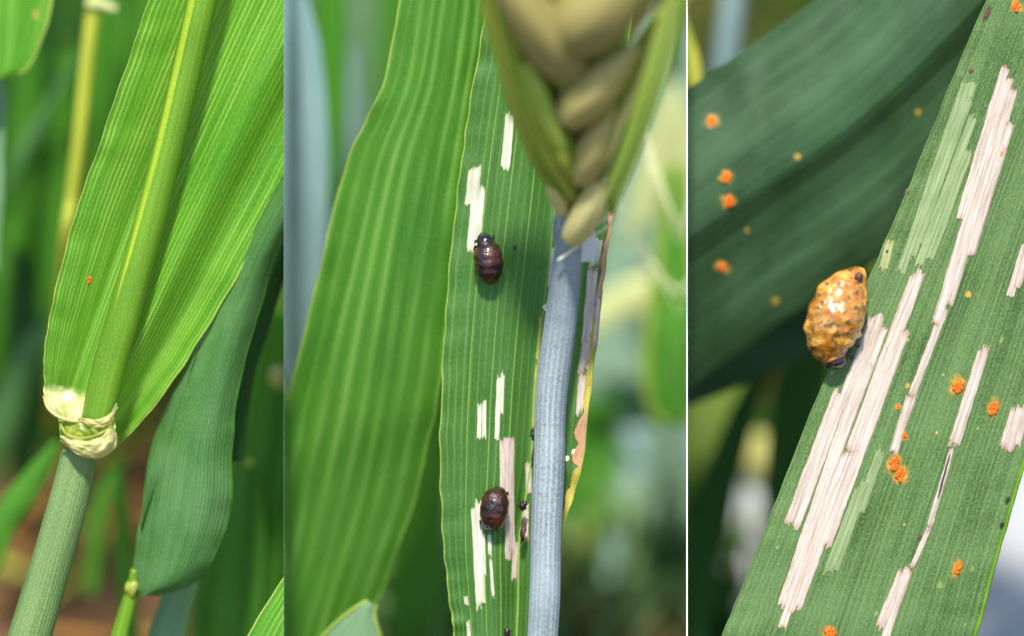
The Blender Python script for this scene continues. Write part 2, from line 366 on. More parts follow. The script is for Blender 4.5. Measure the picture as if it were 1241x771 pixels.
def tube(name, pts, rad, mat, parent=None, panel=None, sides=12, ribs=0, ribamp=0.0, cap=True, flat=1.0, seed=0):
    """pts in units (x,y,d); rad a number or a list"""
    W = [P(*p) for p in pts]; n = len(W)
    R = [rad] * n if not hasattr(rad, '__len__') else [float(np.interp(k / (n - 1), np.linspace(0, 1, len(rad)), rad)) for k in range(n)]
    V = []; U = []; F = []; acc = 0
    nrm = None
    for k in range(n):
        tg = (W[min(k + 1, n - 1)] - W[max(k - 1, 0)]).normalized()
        a = tg.cross(VN)
        if a.length < 1e-4: a = tg.cross(VX)
        a.normalize(); b = a.cross(tg).normalized()
        if k: acc += (W[k] - W[k - 1]).length / S
        for i in range(sides + 1):
            th = 2 * math.pi * i / sides
            r = R[k] * (1 + (ribamp * math.cos(ribs * th) if ribs else 0))
            V.append(W[k] + S * r * (a * math.cos(th) + b * (math.sin(th) * flat))); U.append((th * max(R), acc))
    for k in range(n - 1):
        for i in range(sides):
            q = k * (sides + 1) + i; F.append((q, q + 1, q + sides + 2, q + sides + 1))
    if cap:
        F.append(tuple(range(sides))[::-1]); F.append(tuple((n - 1) * (sides + 1) + i for i in range(sides)))
    return link(name, V, F, mat, parent, U, panel)

def blob(name, x, y, d, rx, ry, rd, mat, parent=None, ang=0.0, rough=.25, seg=12, rings=8, seed=0, freq=1.6, panel=None):
    V = []; U = []; F = []; ca, sa = math.cos(ang), math.sin(ang)
    for j in range(rings + 1):
        ph = math.pi * j / rings
        for i in range(seg):
            th = 2 * math.pi * i / seg
            n = Vector((math.sin(ph) * math.cos(th), math.cos(ph), math.sin(ph) * math.sin(th)))
            r = 1 + rough * mnoise.noise(n * freq + Vector((seed * 3.1, seed, 0)))
            a, b, c = n.x * rx * r, n.y * ry * r, n.z * rd * r
            V.append(P(x + a * ca - b * sa, y + a * sa + b * ca, d + c)); U.append((th * rx, ph * ry))
    for j in range(rings):
        for i in range(seg):
            i2 = (i + 1) % seg; F.append((j * seg + i, j * seg + i2, (j + 1) * seg + i2, (j + 1) * seg + i))
    return link(name, V, F, mat, parent, U, panel)

def scar(blade, parent, bands, mat='scarpink', lift=1.2, name='feeding_scar', rag=5.0):
    """grazed patch: long parallel bands of bare tissue between veins, each with its own ragged end; bands are (x0,y0,x1,y1,width)"""
    r = random.Random(int(bands[0][0] * 13 + bands[0][1] * 7))
    V = []; U = []; F = []; A = []; mcols = 5
    for c, (x0, y0, x1, y1, w_) in enumerate(bands):
        ln = math.hypot(x1 - x0, y1 - y0); rows = max(8, int(ln / 5)); tx, ty = (x1 - x0) / ln, (y1 - y0) / ln
        nx, ny = ty, -tx
        if nx < 0: nx, ny = -nx, -ny
        b0 = len(V); sd = r.random() * 50
        e0 = [r.uniform(-rag, rag * .4) for _ in range(mcols + 1)]; e1 = [r.uniform(-rag * .4, rag) for _ in range(mcols + 1)]
        if w_ > 5: e0[2] -= rag * r.random(); e1[3] += rag * r.random()
        for k in range(rows + 1):
            t = k / rows
            for m in range(mcols + 1):
                g = m / mcols; al = t * ln + (e0[m] * max(0, 1 - k / 2) if k < 2 else 0) + (e1[m] * max(0, 1 - (rows - k) / 2) if rows - k < 2 else 0)
                wob = .35 * mnoise.noise((al * .09, sd, g)) + .5 * mnoise.noise((al * .35, sd, 3.3)) * abs(2 * g - 1)
                o = (g - .5) * w_ * 1.2 * (1 + .12 * mnoise.noise((al * .03, sd, 9))) + wob
                x = x0 + tx * al + nx * o; y = y0 + ty * al + ny * o
                d = blade.depth(x, y) - lift * .6 - .2 * (c % 2) - .15 * math.sin(math.pi * g)
                if m in (0, mcols): d += lift * .3
                V.append(P(x, y, d)); U.append((c * 9.0 + g * max(5, w_), al + sd))
                en = max(0, 1 - min(k, rows - k) * (ln / rows) / 10.0)
                A.append(max(en, .5 if m in (0, mcols) else 0))
        q = mcols + 1
        for k in range(rows):
            for m in range(mcols):
                a = b0 + k * q + m; F.append((a, a + q, a + q + 1, a + 1))
    return link(name, V, F, mat, parent, U, None, True, A)

def pustule(blade, parent, x, y, w, h, ang=.35, n=7, mat='rust', name='rust_pustule', seed=0, halo=True, panel=None):
    """a heap of spore grains bursting through the leaf skin"""
    r = random.Random(int(x * 7 + y)); V = []; F = []
    d0 = blade.depth(x, y)
    for k in range(n * 3):
        a = r.random() * 6.28; q = r.random() ** .6
        ex = math.cos(a) * q * w * .32; ey = math.sin(a) * q * h * .36
        gx = x + ex * math.cos(ang) - ey * math.sin(ang); gy = y + ex * math.sin(ang) + ey * math.cos(ang)
        rr = w * (.16 + .10 * r.random()); b = len(V); seg, rings = 8, 5
        dd = blade.depth(gx, gy)
        for j in range(rings + 1):
            ph = math.pi * j / rings
            for i in range(seg):
                th = 6.2832 * i / seg
                V.append(P(gx + rr * math.sin(ph) * math.cos(th), gy + rr * 1.15 * math.cos(ph), dd - rr * .2 + rr * .75 * math.sin(ph) * math.sin(th)))
        for j in range(rings):
            for i in range(seg):
                i2 = (i + 1) % seg; F.append((b + j * seg + i, b + j * seg + i2, b + (j + 1) * seg + i2, b + (j + 1) * seg + i))
    o = link(name, V, F, mat, parent, None, panel)
    if halo: sub(fleck(blade, parent, x, y, w * 1.05, h * .95, 'halo', 'halo', ang, panel), o)
    return o

def fleck(blade, parent, x, y, rx, ry, mat, name='fleck', ang=.35, panel=None, lift=.7):
    V = [P(x, y, blade.depth(x, y) - lift - .8)]; F = []; n = 14
    for i in range(n):
        th = 6.2832 * i / n; q = 1 + .3 * mnoise.noise((math.cos(th) * 1.5 + x, math.sin(th) * 1.5 + y, 0))
        a, b = rx * q * math.cos(th), ry * q * math.sin(th)
        X, Y = x + a * math.cos(ang) - b * math.sin(ang), y + a * math.sin(ang) + b * math.cos(ang)
        V.append(P(X, Y, blade.depth(X, Y) - lift * .3))
    for i in range(n): F.append((0, 1 + (i + 1) % n, 1 + i))
    return link(name, V, F, mat, parent, None, panel, True, [1.0] + [0.0] * n)

# ------------------------------------------------------------------ the setting
def ground():
    bm = bmesh.new(); n = 70; half = 2600 * S; Y0 = (D0 / math.cos(TH) - 700) * S
    V = []; F = []
    for j in range(n + 1):
        for i in range(n + 1):
            x = (i / n - .5) * 2 * half; y = (j / n - .5) * 2 * half + .08
            e = min(i, j, n - i, n - j)
            if e == 0: x *= 200; y *= 200
            z = 0 if e < 3 else (14 * S * mnoise.fractal(Vector((x / S * .006, y / S * .006, 0)), 1, 2, 4))
            V.append((x, y, z - 12 * S))
    for j in range(n):
        for i in range(n):
            a = j * (n + 1) + i; F.append((a, a + 1, a + n + 2, a + n + 1))
    o = link('ground', V, F, 'soil'); o['kind'] = 'structure'
ground()

def divider(px, th, white, label):
    x = (px - CX) * S
    t = thing('divider_panel', label, 'divider', (px, 900, 0)); t['group'] = 'divider panels between the three bays'
    prof = [(0, 470), (0, -920), (2150, 555), (2150, 640)]
    W = [ORG + S * (VV * v + VN * d) for d, v in prof]
    V = [Vector((x + s * th * S, p.y, p.z)) for s in (-.5, .5) for p in W]
    F = [(3, 2, 1, 0), (4, 5, 6, 7)] + [(i, (i + 1) % 4, (i + 1) % 4 + 4, i + 4) for i in range(4)]
    link('mirror_sheet', V, F, 'mirror', t, smooth=False)
    if white:
        e = [(-3, 470), (-3, -915), (-.3, -915), (-.3, 470)]
        W = [ORG + S * (VV * v + VN * d) for d, v in e]
        V = [Vector((x + s * white * S, p.y, p.z)) for s in (-.5, .5) for p in W]
        link('edge_strip', V, F, 'edgewhite', t, smooth=False)
divider(344, .12, 0, 'thin mirror-faced divider panel without edging between bright collar leaf and ribbed leaf')
divider(832.5, .8, 1.5, 'thin mirror-faced divider panel with a white front edge beside the wheat ear')

def understorey(name, label, n, x0, x1, yr, hr, panel, seed, wid=(10, 26), mat='crop'):
    r = random.Random(seed); V = []; F = []; U = []
    for _ in range(n):
        px = r.uniform(x0, x1); py = r.uniform(*yr); g = P(px, py, ground_depth(px, py))
        H = r.uniform(*hr); a = r.uniform(0, 6.28); lean = r.uniform(.1, .7); wd = r.uniform(*wid); b = len(V); tw = r.uniform(0, 6.28)
        for k in range(6):
            s = k / 5; off = lean * H * s * s
            c = g + S * Vector((math.cos(a) * off, math.sin(a) * off, H * (s - .25 * lean * s * s) - 8))
            hw = wd * (1 - s ** 2.2) * .5 + .4
            sd = Vector((math.cos(tw), math.sin(tw), .25)) * hw * S
            V += [c - sd, c + sd]; U += [(0, s * H), (wd, s * H)]
        for k in range(5): F.append((b + 2 * k, b + 2 * k + 1, b + 2 * k + 3, b + 2 * k + 2))
    o = link(name, V, F, mat, None, U, panel); o['kind'] = 'stuff'; tag(o, label, 'crop plants')
understorey('crop_understorey', 'dark dense young crop growth on soil behind the pale leaf collar', 560, -60, 344, (-120, 560), (150, 520), 'L', 11, (12, 34))
understorey('crop_understorey', 'soft green crop growth far behind the wheat ear and its stem', 1500, 330, 860, (-200, 900), (50, 190), 'M', 12, (14, 34), 'croplight')
understorey('crop_understorey', 'dark crop growth far behind the rust-spotted leaves', 1000, 820, 1150, (-200, 900), (50, 190), 'R', 13, (14, 34))

# ================================================================== LEFT BAY: leaf collar
def bg_leaf(name, label, sections, mat, panel, group=None, cat='leaf', bulge=12, nu=12, nv=26, margin=None, rib=None, wav=2.0, ridge=0, period=20, shape=None):
    s0 = sections[0]
    t = thing(name, label, cat, ((s0[0] + s0[3]) / 2, (s0[1] + s0[4]) / 2, (s0[2] + s0[5]) / 2), group)
    b = Blade(sections, shape or (lambda f, q: bulge * (4 * (f - .5) ** 2 - 1)), ridge=ridge, period=period, wav=wav, seed=len(C.objects))
    b.build('blade', mat, t, panel, nu, nv)
    if margin:
        for f in (0, 1): tube('margin', b.line(f, n=40, lift=.3), margin, 'margin', t, panel, 6)
    if rib: tube('midrib', b.line(.5, n=30, lift=-.5), rib, 'midrib', t, panel, 8)
    return t, b

def strip(path):
    """sections of a narrow blade from a centre line (x,y,d,width); widths measured across the run"""
    out = []; q = np.array(path, float)
    for i in range(len(q)):
        tx, ty = (q[min(i + 1, len(q) - 1)] - q[max(i - 1, 0)])[:2]; l = math.hypot(tx, ty) or 1
        nx, ny = -ty / l, tx / l
        x, y, d, w_ = q[i]
        if (ny, nx) < (0, 0) and False: nx, ny = -nx, -ny
        out.append((x - nx * w_ / 2, y - ny * w_ / 2, d, x + nx * w_ / 2, y + ny * w_ / 2, d))
    return out

def sb(label, path, mat, panel, group=None, name='wheat_leaf', bulge=6, **k):
    return bg_leaf(name, label, strip(path), mat, panel, group, bulge=bulge, **k)

# --- main plant
t = thing('wheat_plant', 'bright green wheat shoot with pale collar, upright culm and wide striped leaf', 'plant', (-60, 1290, 0))
stem = [(97, 548, 22), (82, 612, 22), (60, 690, 22), (36, 771, 22), (-4, 900, 20), (-60, 1080, 12), (-120, 1290, 0)]
tube('stem', smoothpath(stem, 60), [22, 24, 25, 26, 27, 28, 28], 'sheath', t, None, 60, 20, .004)
culm = [(117, 512, 4), (133, 442, 2), (153, 372, 0), (200, 196, 0), (245, 0, -4), (268, -110, -8)]
tube('culm', smoothpath(culm, 50), [20, 20.5, 20, 18.5, 18.5, 18], 'culm', t, 'L', 40)
tube('lit_sheath_edge', smoothpath([(x - 9.5, y + 2, d - 9.5) for x, y, d in culm], 50), [5, 7.5, 7.5, 7, 7.5, 7.5], 'culmedge', t, 'L', 20)  # overlapping sheath edge; its yellow colour also paints the culm's lit left side
def vee(f, q):
    c = .30
    a = 26 * max(0, 1 - abs(f - c) / .34) ** 1.3
    return a - 60 * max(0, f - .34) * min(1, q * 2.5) + 44 * (lambda z: z * z * (3 - 2 * z))(min(1, max(0, (f - .62) / .22))) - 60 * max(0, f - .86)  # right half tilted for brightness, strip bent back in place of a cast shadow
main = Blade([(54, 474, 24, 134, 548, 24), (54, 428, 26, 186, 494, 26), (67, 355, 28, 242, 412, 34), (93, 258, 28, 300, 312, 40),
              (123, 170, 26, 362, 198, 44), (153, 84, 24, 432, 70, 46), (183, -4, 22, 505, -55, 46), (208, -80, 20, 570, -160, 46)],
             vee, ridge=.1, period=9, refw=230, wav=2.2, wavp=30, seed=3)
main.build('leaf_blade', 'bright', t, 'L', 170, 110)
for f in (0, 1): tube('margin', main.line(f, n=120, lift=.4), .9, 'margin', t, 'L', 6)
pustule(main, t, 108, 340, 7, 9, .3, 5, halo=False)
for x, y, q in ((283, 102, 2.4), (140, 262, 1.6)): fleck(main, t, x, y, q, q, 'chlorosis', 'pale_fleck')
# --- collar
def patch(name, sections, mat, parent, bulge, nu=30, nv=40, panel='L', ridge=0.0, period=9, wav=1.2, fade=None, crumple=0.0):
    sd = len(C.objects)
    b = Blade(sections, lambda f, q: bulge * (4 * (f - .5) ** 2 - 1) + crumple * mnoise.fractal(Vector((f * 2.2, q * 6, sd)), 1, 2, 3), ridge=ridge, period=period, wav=wav, wavp=14, seed=sd)
    return b.build(name, mat, parent, panel, nu, nv, fade=fade)
patch('auricle', [(52, 462, 10, 53, 484, 12), (60, 458, 4, 61, 499, 6), (72, 456, 0, 76, 507, 0), (86, 458, 2, 90, 511, -4), (104, 466, 12, 106, 508, 4)], 'membranefade', t, 5, wav=1.6, crumple=3, fade=lambda f, q: min(1, max(0, f - .12) * 1.9))
tube('auricle_rim', smoothpath([(52.5, 480, 10), (57, 493, 2), (66, 502, -4), (78, 508, -9), (92, 511, -14), (104, 511, -18)], 24), [1, 1.8, 2.2, 2.2, 2, 1.2], 'membrane', t, 'L', 8)
patch('collar_ring', [(70, 505, 6, 74, 538, 6), (84, 508, -8, 88, 542, -8), (100, 511, -17, 106, 545, -16), (118, 513, -18, 124, 543, -17), (138, 503, -6, 142, 530, -4)], 'collar', t, 4, crumple=4)
patch('ligule', [(94, 505, -16, 95, 511, -14), (106, 507, -24, 107, 517, -23), (120, 508, -27, 121, 518, -25), (132, 502, -23, 134, 512, -20), (141, 488, -10, 143, 494, -8)], 'membrane', t, 2, wav=2.2, crumple=3)
patch('auricle', [(72, 527, -4, 74, 534, -2), (86, 530, -18, 84, 544, -14), (102, 532, -26, 102, 554, -22), (120, 527, -27, 122, 555, -23), (134, 519, -20, 138, 546, -16), (141, 524, -8, 143, 534, -4)], 'membrane', t, 6, wav=2.6, crumple=5)
tube('collar_fold', smoothpath([(73, 514, -6), (80, 526, -13), (92, 531, -21), (107, 531, -27), (123, 525, -27), (136, 516, -19)], 24), [1.5, 2.4, 2.6, 2.4, 2, 1.2], 'collar', t, 'L', 10)
# --- broad blue-green leaf
t = thing('wheat_shoot', 'broad blue-green leaf with rounded base curling beside the bright striped leaf', 'plant', (120, 1290, 60))
def cup(f, q): return 26 * (2 * f - 1) ** 2 - 24 + 14 * max(0, f - .75)
bl = Blade([(163, 722, 84, 190, 722, 84), (161, 706, 76, 238, 704, 70), (166, 655, 66, 268, 655, 64), (176, 592, 60, 281, 600, 56), (188, 540, 58, 281, 545, 54),
            (212, 476, 56, 285, 492, 54), (240, 416, 56, 300, 425, 54), (272, 345, 52, 318, 362, 52), (306, 280, 46, 340, 300, 48), (344, 212, 40, 376, 236, 44), (385, 140, 36, 420, 165, 40)],
           cup, ridge=.08, period=6, refw=110, wav=2.5, wavp=36, seed=5)
bl.build('leaf_blade', 'bluegreen', t, 'L', 80, 130)
for f in (0, 1): tube('margin', bl.line(f, n=110, lift=.1), .7, 'field', t, 'L', 6)
fo = Blade([(170, 640, 66, 172, 640, 60), (176, 600, 70, 188, 590, 50), (178, 565, 74, 204, 545, 48), (190, 520, 78, 217, 500, 46), (210, 475, 78, 230, 452, 46), (236, 428, 70, 243, 418, 50)],
           lambda f, q: -8 * math.sin(math.pi * f), ridge=.06, period=6, refw=60)
fo.build('rolled_margin', 'bluegreen', t, 'L', 20, 40)
tube('stem', smoothpath([(163, 690, 72), (160, 715, 78), (152, 745, 82), (142, 785, 84), (120, 900, 80), (80, 1290, 60)], 40), [5, 8, 10, 11, 13, 14], 'culm', t, 'L', 20, 9, .03)
blob('node', 160, 713, 74, 9, 12, 8, 'collar', t, .2, .25)
# --- neighbours
bg_leaf('wheat_leaf', 'pale green leaf passing under the rounded base of the blue-green leaf', [(150, 900, 150, 215, 900, 150), (176, 780, 140, 222, 780, 140), (198, 715, 130, 240, 705, 130), (215, 650, 125, 250, 640, 125)], 'sage', 'L', margin=1.0)
bg_leaf('wheat_leaf', 'bright fresh leaf corner rising against the mirror divider', [(255, 860, 30, 420, 900, 30), (300, 771, 26, 440, 800, 26), (344, 703, 22, 470, 720, 22), (400, 630, 20, 500, 640, 20)], 'collarleaf', 'L', margin=1.3, bulge=16)
bg_leaf('wheat_leaf', 'narrow dark leaf tucked behind the blue-green leaf', [(268, 560, 120, 296, 560, 120), (282, 480, 116, 305, 470, 116), (300, 410, 112, 326, 400, 112), (322, 340, 110, 346, 335, 110), (346, 270, 110, 372, 270, 110)], 'deep', 'L')
t5, b5 = bg_leaf('wheat_leaf', 'bright leaf with blunt pale-rimmed tip hanging beside yellow stems', [(-60, -110, 170, 80, -110, 170), (-60, -40, 170, 70, -40, 170), (-58, 10, 170, 61, 10, 170), (-50, 55, 172, 49, 50, 170), (-38, 88, 174, 34, 82, 170), (-20, 100, 176, 8, 97, 172)], 'collarleaf', 'L', margin=2.0)
fleck(b5, t5, 43, 18, 4, 11, 'halo', 'pale_fleck', .05)
gl = 'shoots standing on the soil behind the collar'
def bg_stem(label, path, rad, mat, panel, name='wheat_shoot', top=None, group=None, flat=1.0):
    t_ = thing(name, label, 'stem', path[-1], group)
    tube('stalk', smoothpath(path, 30), rad, mat, t_, panel, 16, flat=flat)
    if top:
        x, y, d, r_, m_ = top; blob('tip', x, y, d, r_, r_ * 1.3, r_, m_, t_, 0, .3, panel=panel)
    return t_
bg_stem('yellow-green stem standing left of the bright striped leaf', [(120, -60, 300), (114, 0, 300), (106, 70, 305), (97, 160, 310), (87, 240, 320), (78, 300, 330), (60, 520, 560)], [9, 9, 9, 8.5, 8, 7, 6], 'yellowing', 'L')
sb('short cream leaf stub beside the top of the yellow-green stem', [(104, 6, 290, 12), (120, 6, 290, 15), (140, 12, 290, 10)], 'cream', 'L')
bg_stem('green stem close beside the yellow-green stem', [(152, -40, 420), (148, 40, 430), (138, 130, 450), (120, 300, 520), (100, 420, 640)], 9, 'field', 'L')
sb('thin pale upright leaf below the hanging blunt-tipped leaf', [(-4, 330, 240, 8), (0, 220, 230, 12), (3, 110, 220, 13), (4, 90, 220, 6)], 'sage', 'L')
sb('slim teal leaf crossing diagonally behind the yellow-green stem', [(10, 230, 560, 16), (40, 165, 540, 15), (80, 95, 520, 11), (110, 50, 500, 4)], 'bluegreen', 'L')
for lb, pth, m_ in (('dark leaf hidden mostly behind the slim teal diagonal leaf', [(30, 420, 700, 20), (45, 240, 620, 34), (50, 90, 560, 34), (60, -60, 520, 30)], 'deep'),
                ('mid green leaf running up just right of the yellow-green stem', [(120, 400, 720, 20), (126, 240, 640, 30), (124, 100, 580, 32), (130, -60, 540, 28)], 'field'),
                ('mid green leaf below the hanging leaf with blunt pale-rimmed tip', [(-10, 460, 700, 20), (12, 320, 620, 36), (30, 180, 560, 40), (36, 60, 520, 30)], 'field'),
                ('mid green leaf directly left of the yellow-green stem', [(60, 460, 720, 20), (70, 330, 650, 40), (66, 200, 600, 44), (80, 60, 560, 30)], 'field'),
                ('shaded leaf peeking out behind the top of the striped leaf', [(170, 200, 600, 20), (176, 80, 560, 34), (186, -60, 520, 34)], 'field'),
                ('blurred teal leaf rising toward the pale collar', [(-20, 600, 620, 26), (10, 500, 560, 40), (40, 420, 530, 26), (60, 380, 520, 6)], 'bluegreen'),
                ('dark leaf behind the blurred teal leaf near the collar', [(20, 610, 640, 24), (34, 500, 580, 40), (30, 400, 540, 40), (20, 300, 510, 12)], 'deep')):
    sb(lb, pth, m_, 'L', gl)
sb('mid green leaf slanting up from the soil left of the round stem', [(-30, 720, 330, 34), (0, 640, 320, 36), (34, 590, 310, 32), (70, 535, 300, 10)], 'field', 'L')
sb('upright green leaf between the round stem and the yellow node', [(170, 860, 420, 20), (152, 700, 390, 22), (148, 620, 370, 18), (143, 555, 360, 6)], 'field', 'L')
sb('wide dull leaf behind the bright leaf corner', [(270, 900, 330, 60), (285, 760, 310, 58), (298, 640, 290, 46), (303, 570, 280, 16)], 'field', 'L')
bg_stem('green stem with small cut tip behind the blue-green leaf', [(303, 565, 270), (300, 600, 275), (296, 680, 290), (288, 800, 320)], 7, 'field', 'L', top=(303, 562, 268, 5, 'yellowing'))
bg_stem('stout stem with pale knob beside the mirror divider', [(336, 468, 300), (330, 500, 305), (320, 560, 320), (306, 640, 350), (290, 760, 420)], [9, 13, 15, 15, 14], 'field', 'L', top=(337, 458, 296, 11, 'membrane'))
sb('shaded leaf rising behind the stout pale-knobbed stem', [(330, 800, 460, 40), (335, 640, 420, 44), (342, 520, 400, 36), (345, 380, 380, 20)], 'field', 'L')
sb('shaded leaf just right of the blue-green leaf fold', [(250, 760, 500, 40), (290, 620, 450, 48), (315, 480, 420, 40), (330, 380, 400, 20)], 'field', 'L')
for lb, pth, m_ in (('mid green leaf behind the stout pale-knobbed stem by the divider', [(350, 700, 700, 30), (336, 560, 640, 40), (330, 430, 600, 36), (334, 300, 560, 16)], 'field'), ('short mid green leaf right of the pale leaf under the blue-green base', [(240, 800, 520, 30), (250, 720, 500, 40), (262, 660, 480, 30), (270, 610, 470, 10)], 'field'),
                ('small mid green leaf curving just right of the round stem', [(110, 720, 560, 16), (118, 640, 540, 22), (130, 590, 530, 18), (150, 560, 520, 6)], 'field'), ('mid green leaf directly behind the bright fresh leaf corner', [(326, 860, 380, 30), (322, 740, 370, 34), (330, 660, 360, 26), (338, 600, 355, 8)], 'field')):
    sb(lb, pth, m_, 'L', 'shaded leaves around the blue-green leaf')
r = random.Random(4)
for k in range(34):
    x = r.uniform(-10, 344); y = r.uniform(610, 860) if k > 12 else r.uniform(280, 640)
    g = ground_depth(x, y); a = r.uniform(-.9, .5); L_ = r.uniform(60, 170); wd = r.uniform(8, 20)
    e = []
    for q in (-.5, 0, .5):
        X = x + math.cos(a) * L_ * q; Y = y + math.sin(a) * L_ * q * .7
        e.append((X, Y, ground_depth(X, Y) - 22 - 10 * (1 - abs(q)), wd * (1 - abs(q) * .6)))
    sb('dry brown straw lying on the soil around the shoots', e, 'straw' if k % 4 else 'yellowing', 'L', 'dry straw on the soil', 'dry_straw', bulge=4, nu=4, nv=8)

# ================================================================== MIDDLE BAY: ear and grazed leaf
tr, ribbed = bg_leaf('wheat_leaf', 'wide ribbed green leaf softly blurred beside the grazed leaf',
    [(496, -80, 52, 604, -80, 60), (484, 0, 54, 594, 0, 60), (464, 105, 60, 581, 100, 62), (424, 188, 78, 567, 200, 66), (394, 300, 96, 553, 300, 74), (368, 405, 116, 541, 400, 88),
     (344, 510, 140, 527, 495, 110), (326, 600, 165, 505, 592, 150), (314, 690, 185, 474, 690, 180), (306, 780, 205, 432, 780, 205), (296, 880, 225, 385, 880, 225)],
    'ribbed', 'M', bulge=14, nu=150, nv=90, ridge=.4, period=24, wav=3.0)
tube('margin', ribbed.line(0, n=90, lift=.4), 1.2, 'margin', tr, 'M', 6); tube('margin', ribbed.line(1, n=90, lift=.4), 0.8, 'midrib', tr, 'M', 6)

t = thing('wheat_leaf', 'upright green leaf with white feeding scars, yellowed edge and two dark grubs', 'leaf', (640, 1000, 30))
gz = Blade([(606, -60, 26, 770, -60, 30), (583, 50, 26, 762, 50, 30), (566, 150, 26, 753, 150, 30), (553, 250, 24, 745, 245, 28), (541, 375, 22, 731, 345, 26), (535, 480, 20, 718, 450, 24),
            (534, 580, 20, 706, 560, 22), (538, 665, 20, 684, 640, 22), (546, 735, 22, 676, 720, 24), (554, 790, 24, 668, 790, 26), (575, 900, 28, 655, 900, 30), (610, 1000, 30, 640, 1000, 30)],
           lambda f, q: 16 * math.exp(-((f - .62) / .12) ** 2) + 6 * (2 * f - 1) ** 2, ridge=.13, period=9.5, refw=200, wav=2.4, wavp=26, seed=8)
gz.build('leaf_blade', 'grazed', t, 'M', 150, 150)
for f in (0, 1): tube('margin', gz.line(f, n=150, lift=.4), 1.0 if f == 0 else .7, 'margin', t, 'M', 6)
tube('midrib', gz.line(.63, .06, .85, 90, 0), 1.4, 'midrib', t, 'M', 8)
for f in (.18, .33, .47): tube('vein', gz.line(f, .05, .86, 100, -.3), .6, 'midrib', t, 'M', 6)
W = 'scarwhite'
for bands, m_ in (
    ([(618, 138, 612, 206, 9)], W), ([(573, 203, 567.5, 250, 8), (579, 200, 570, 306, 8), (584.5, 226, 577, 304, 7)], W),
    ([(581.5, 487, 580.5, 535, 4.5), (587, 485, 586.5, 533, 4.5)], W), ([(605, 455, 602, 535, 5), (609.5, 450, 607.5, 502, 4)], W),
    ([(608, 532, 610, 640, 5), (614, 528, 616, 682, 6), (620, 527, 621, 672, 5), (625, 655, 623, 704, 5)], 'scarpink'),
    ([(574, 612, 580.5, 738, 6), (580, 606, 584, 733, 7), (585.5, 645, 587, 700, 4)], W), ([(593, 645, 594, 674, 4), (594.5, 676, 598, 725, 3)], W), ([(564, 720, 566, 736, 4)], W), ([(567, 752, 569, 782, 4)], W),
    ([(640, 558, 641, 600, 6), (637, 610, 637, 655, 6)], 'scarpink'), ([(656, 381, 651, 440, 3.6), (651, 440, 646, 520, 3.4)], 'scaryellow'), ([(673, 298, 668, 352, 8)], W),
    ([(716, 288, 712, 318, 6), (722, 286, 717, 326, 6), (728, 288, 723, 322, 5)], W),
    ([(716, 322, 708, 420, 6), (710, 410, 703, 455, 6), (721, 324, 711, 448, 6), (704, 450, 700, 505, 4), (709, 452, 704, 500, 4)], 'scarpink'), ([(727, 350, 720, 424, 6)], 'scarpink'),
    ([(719, 418, 714, 470, 5)], 'scaryellow')):
    scar(gz, t, bands, m_, rag=4)
def dry_edge(blade, parent, t0, t1, wid, mat, name='dried_edge', n=60):
    V = []; U = []; F = []; A = []
    for k in range(n + 1):
        t = t0 + (t1 - t0) * k / n; wd = wid * (.55 + .9 * abs(mnoise.noise((t * 40, wid, 1)))) * min(1, .2 + 6 * min(k, n - k) / n)
        for m in range(5):
            f = 1 - wd * (1 - m / 4); p = blade.at(f, t); V.append(P(p[0], p[1], p[2] - .8)); U.append((m * 3.0, t * blade.length)); A.append([.9, .35, 0, 0, .1][m])
    for k in range(n):
        for m in range(4):
            a = k * 5 + m; F.append((a, a + 5, a + 6, a + 1))
    return link(name, V, F, mat, parent, U, None, True, A)
dry_edge(gz, t, .272, .40, .05, 'scarbrown'); dry_edge(gz, t, .39, .50, .075, 'scaryellow'); dry_edge(gz, t, .49, .555, .085, 'scarbrown'); dry_edge(gz, t, .54, .66, .085, 'scaryellow')
for x, y in ((687, 556), (695, 548)): fleck(gz, t, x, y, 2.5, 4, 'fibre', 'pale_fleck')
for x, y, a, b in ((624, 300, 3, 5), (690, 590, 2, 4)): fleck(gz, t, x, y, a, b, 'darkstain', 'dark_fleck')

def frass(label, x, y, d, rx, ry, mat='frass', seed=0):
    o = blob('frass', x, y, d, rx, ry, max(rx, ry) * .6, mat, None, .2, .9, 14, 10, seed, 2.2); tag(o, label, 'droppings')
frass('dark droppings stuck in the gap between grazed leaf and waxy stem', 650, 522, 6, 6, 11, 'olivefrass', 1)
frass('olive smear of droppings just below the dark clump on the stem edge', 650, 545, 6, 4, 16, 'olivefrass', 2)
frass('small black crumb right of the lower grub', 634, 613, 14, 4.5, 5.5, 'frass', 3)
frass('brown streaked crumb below the small black crumb', 634, 645, 15, 3, 10, 'brownspot', 4)
frass('tiny dark crumb at the leaf foot beside the stem', 615, 767, 18, 3.5, 5, 'frass', 5)

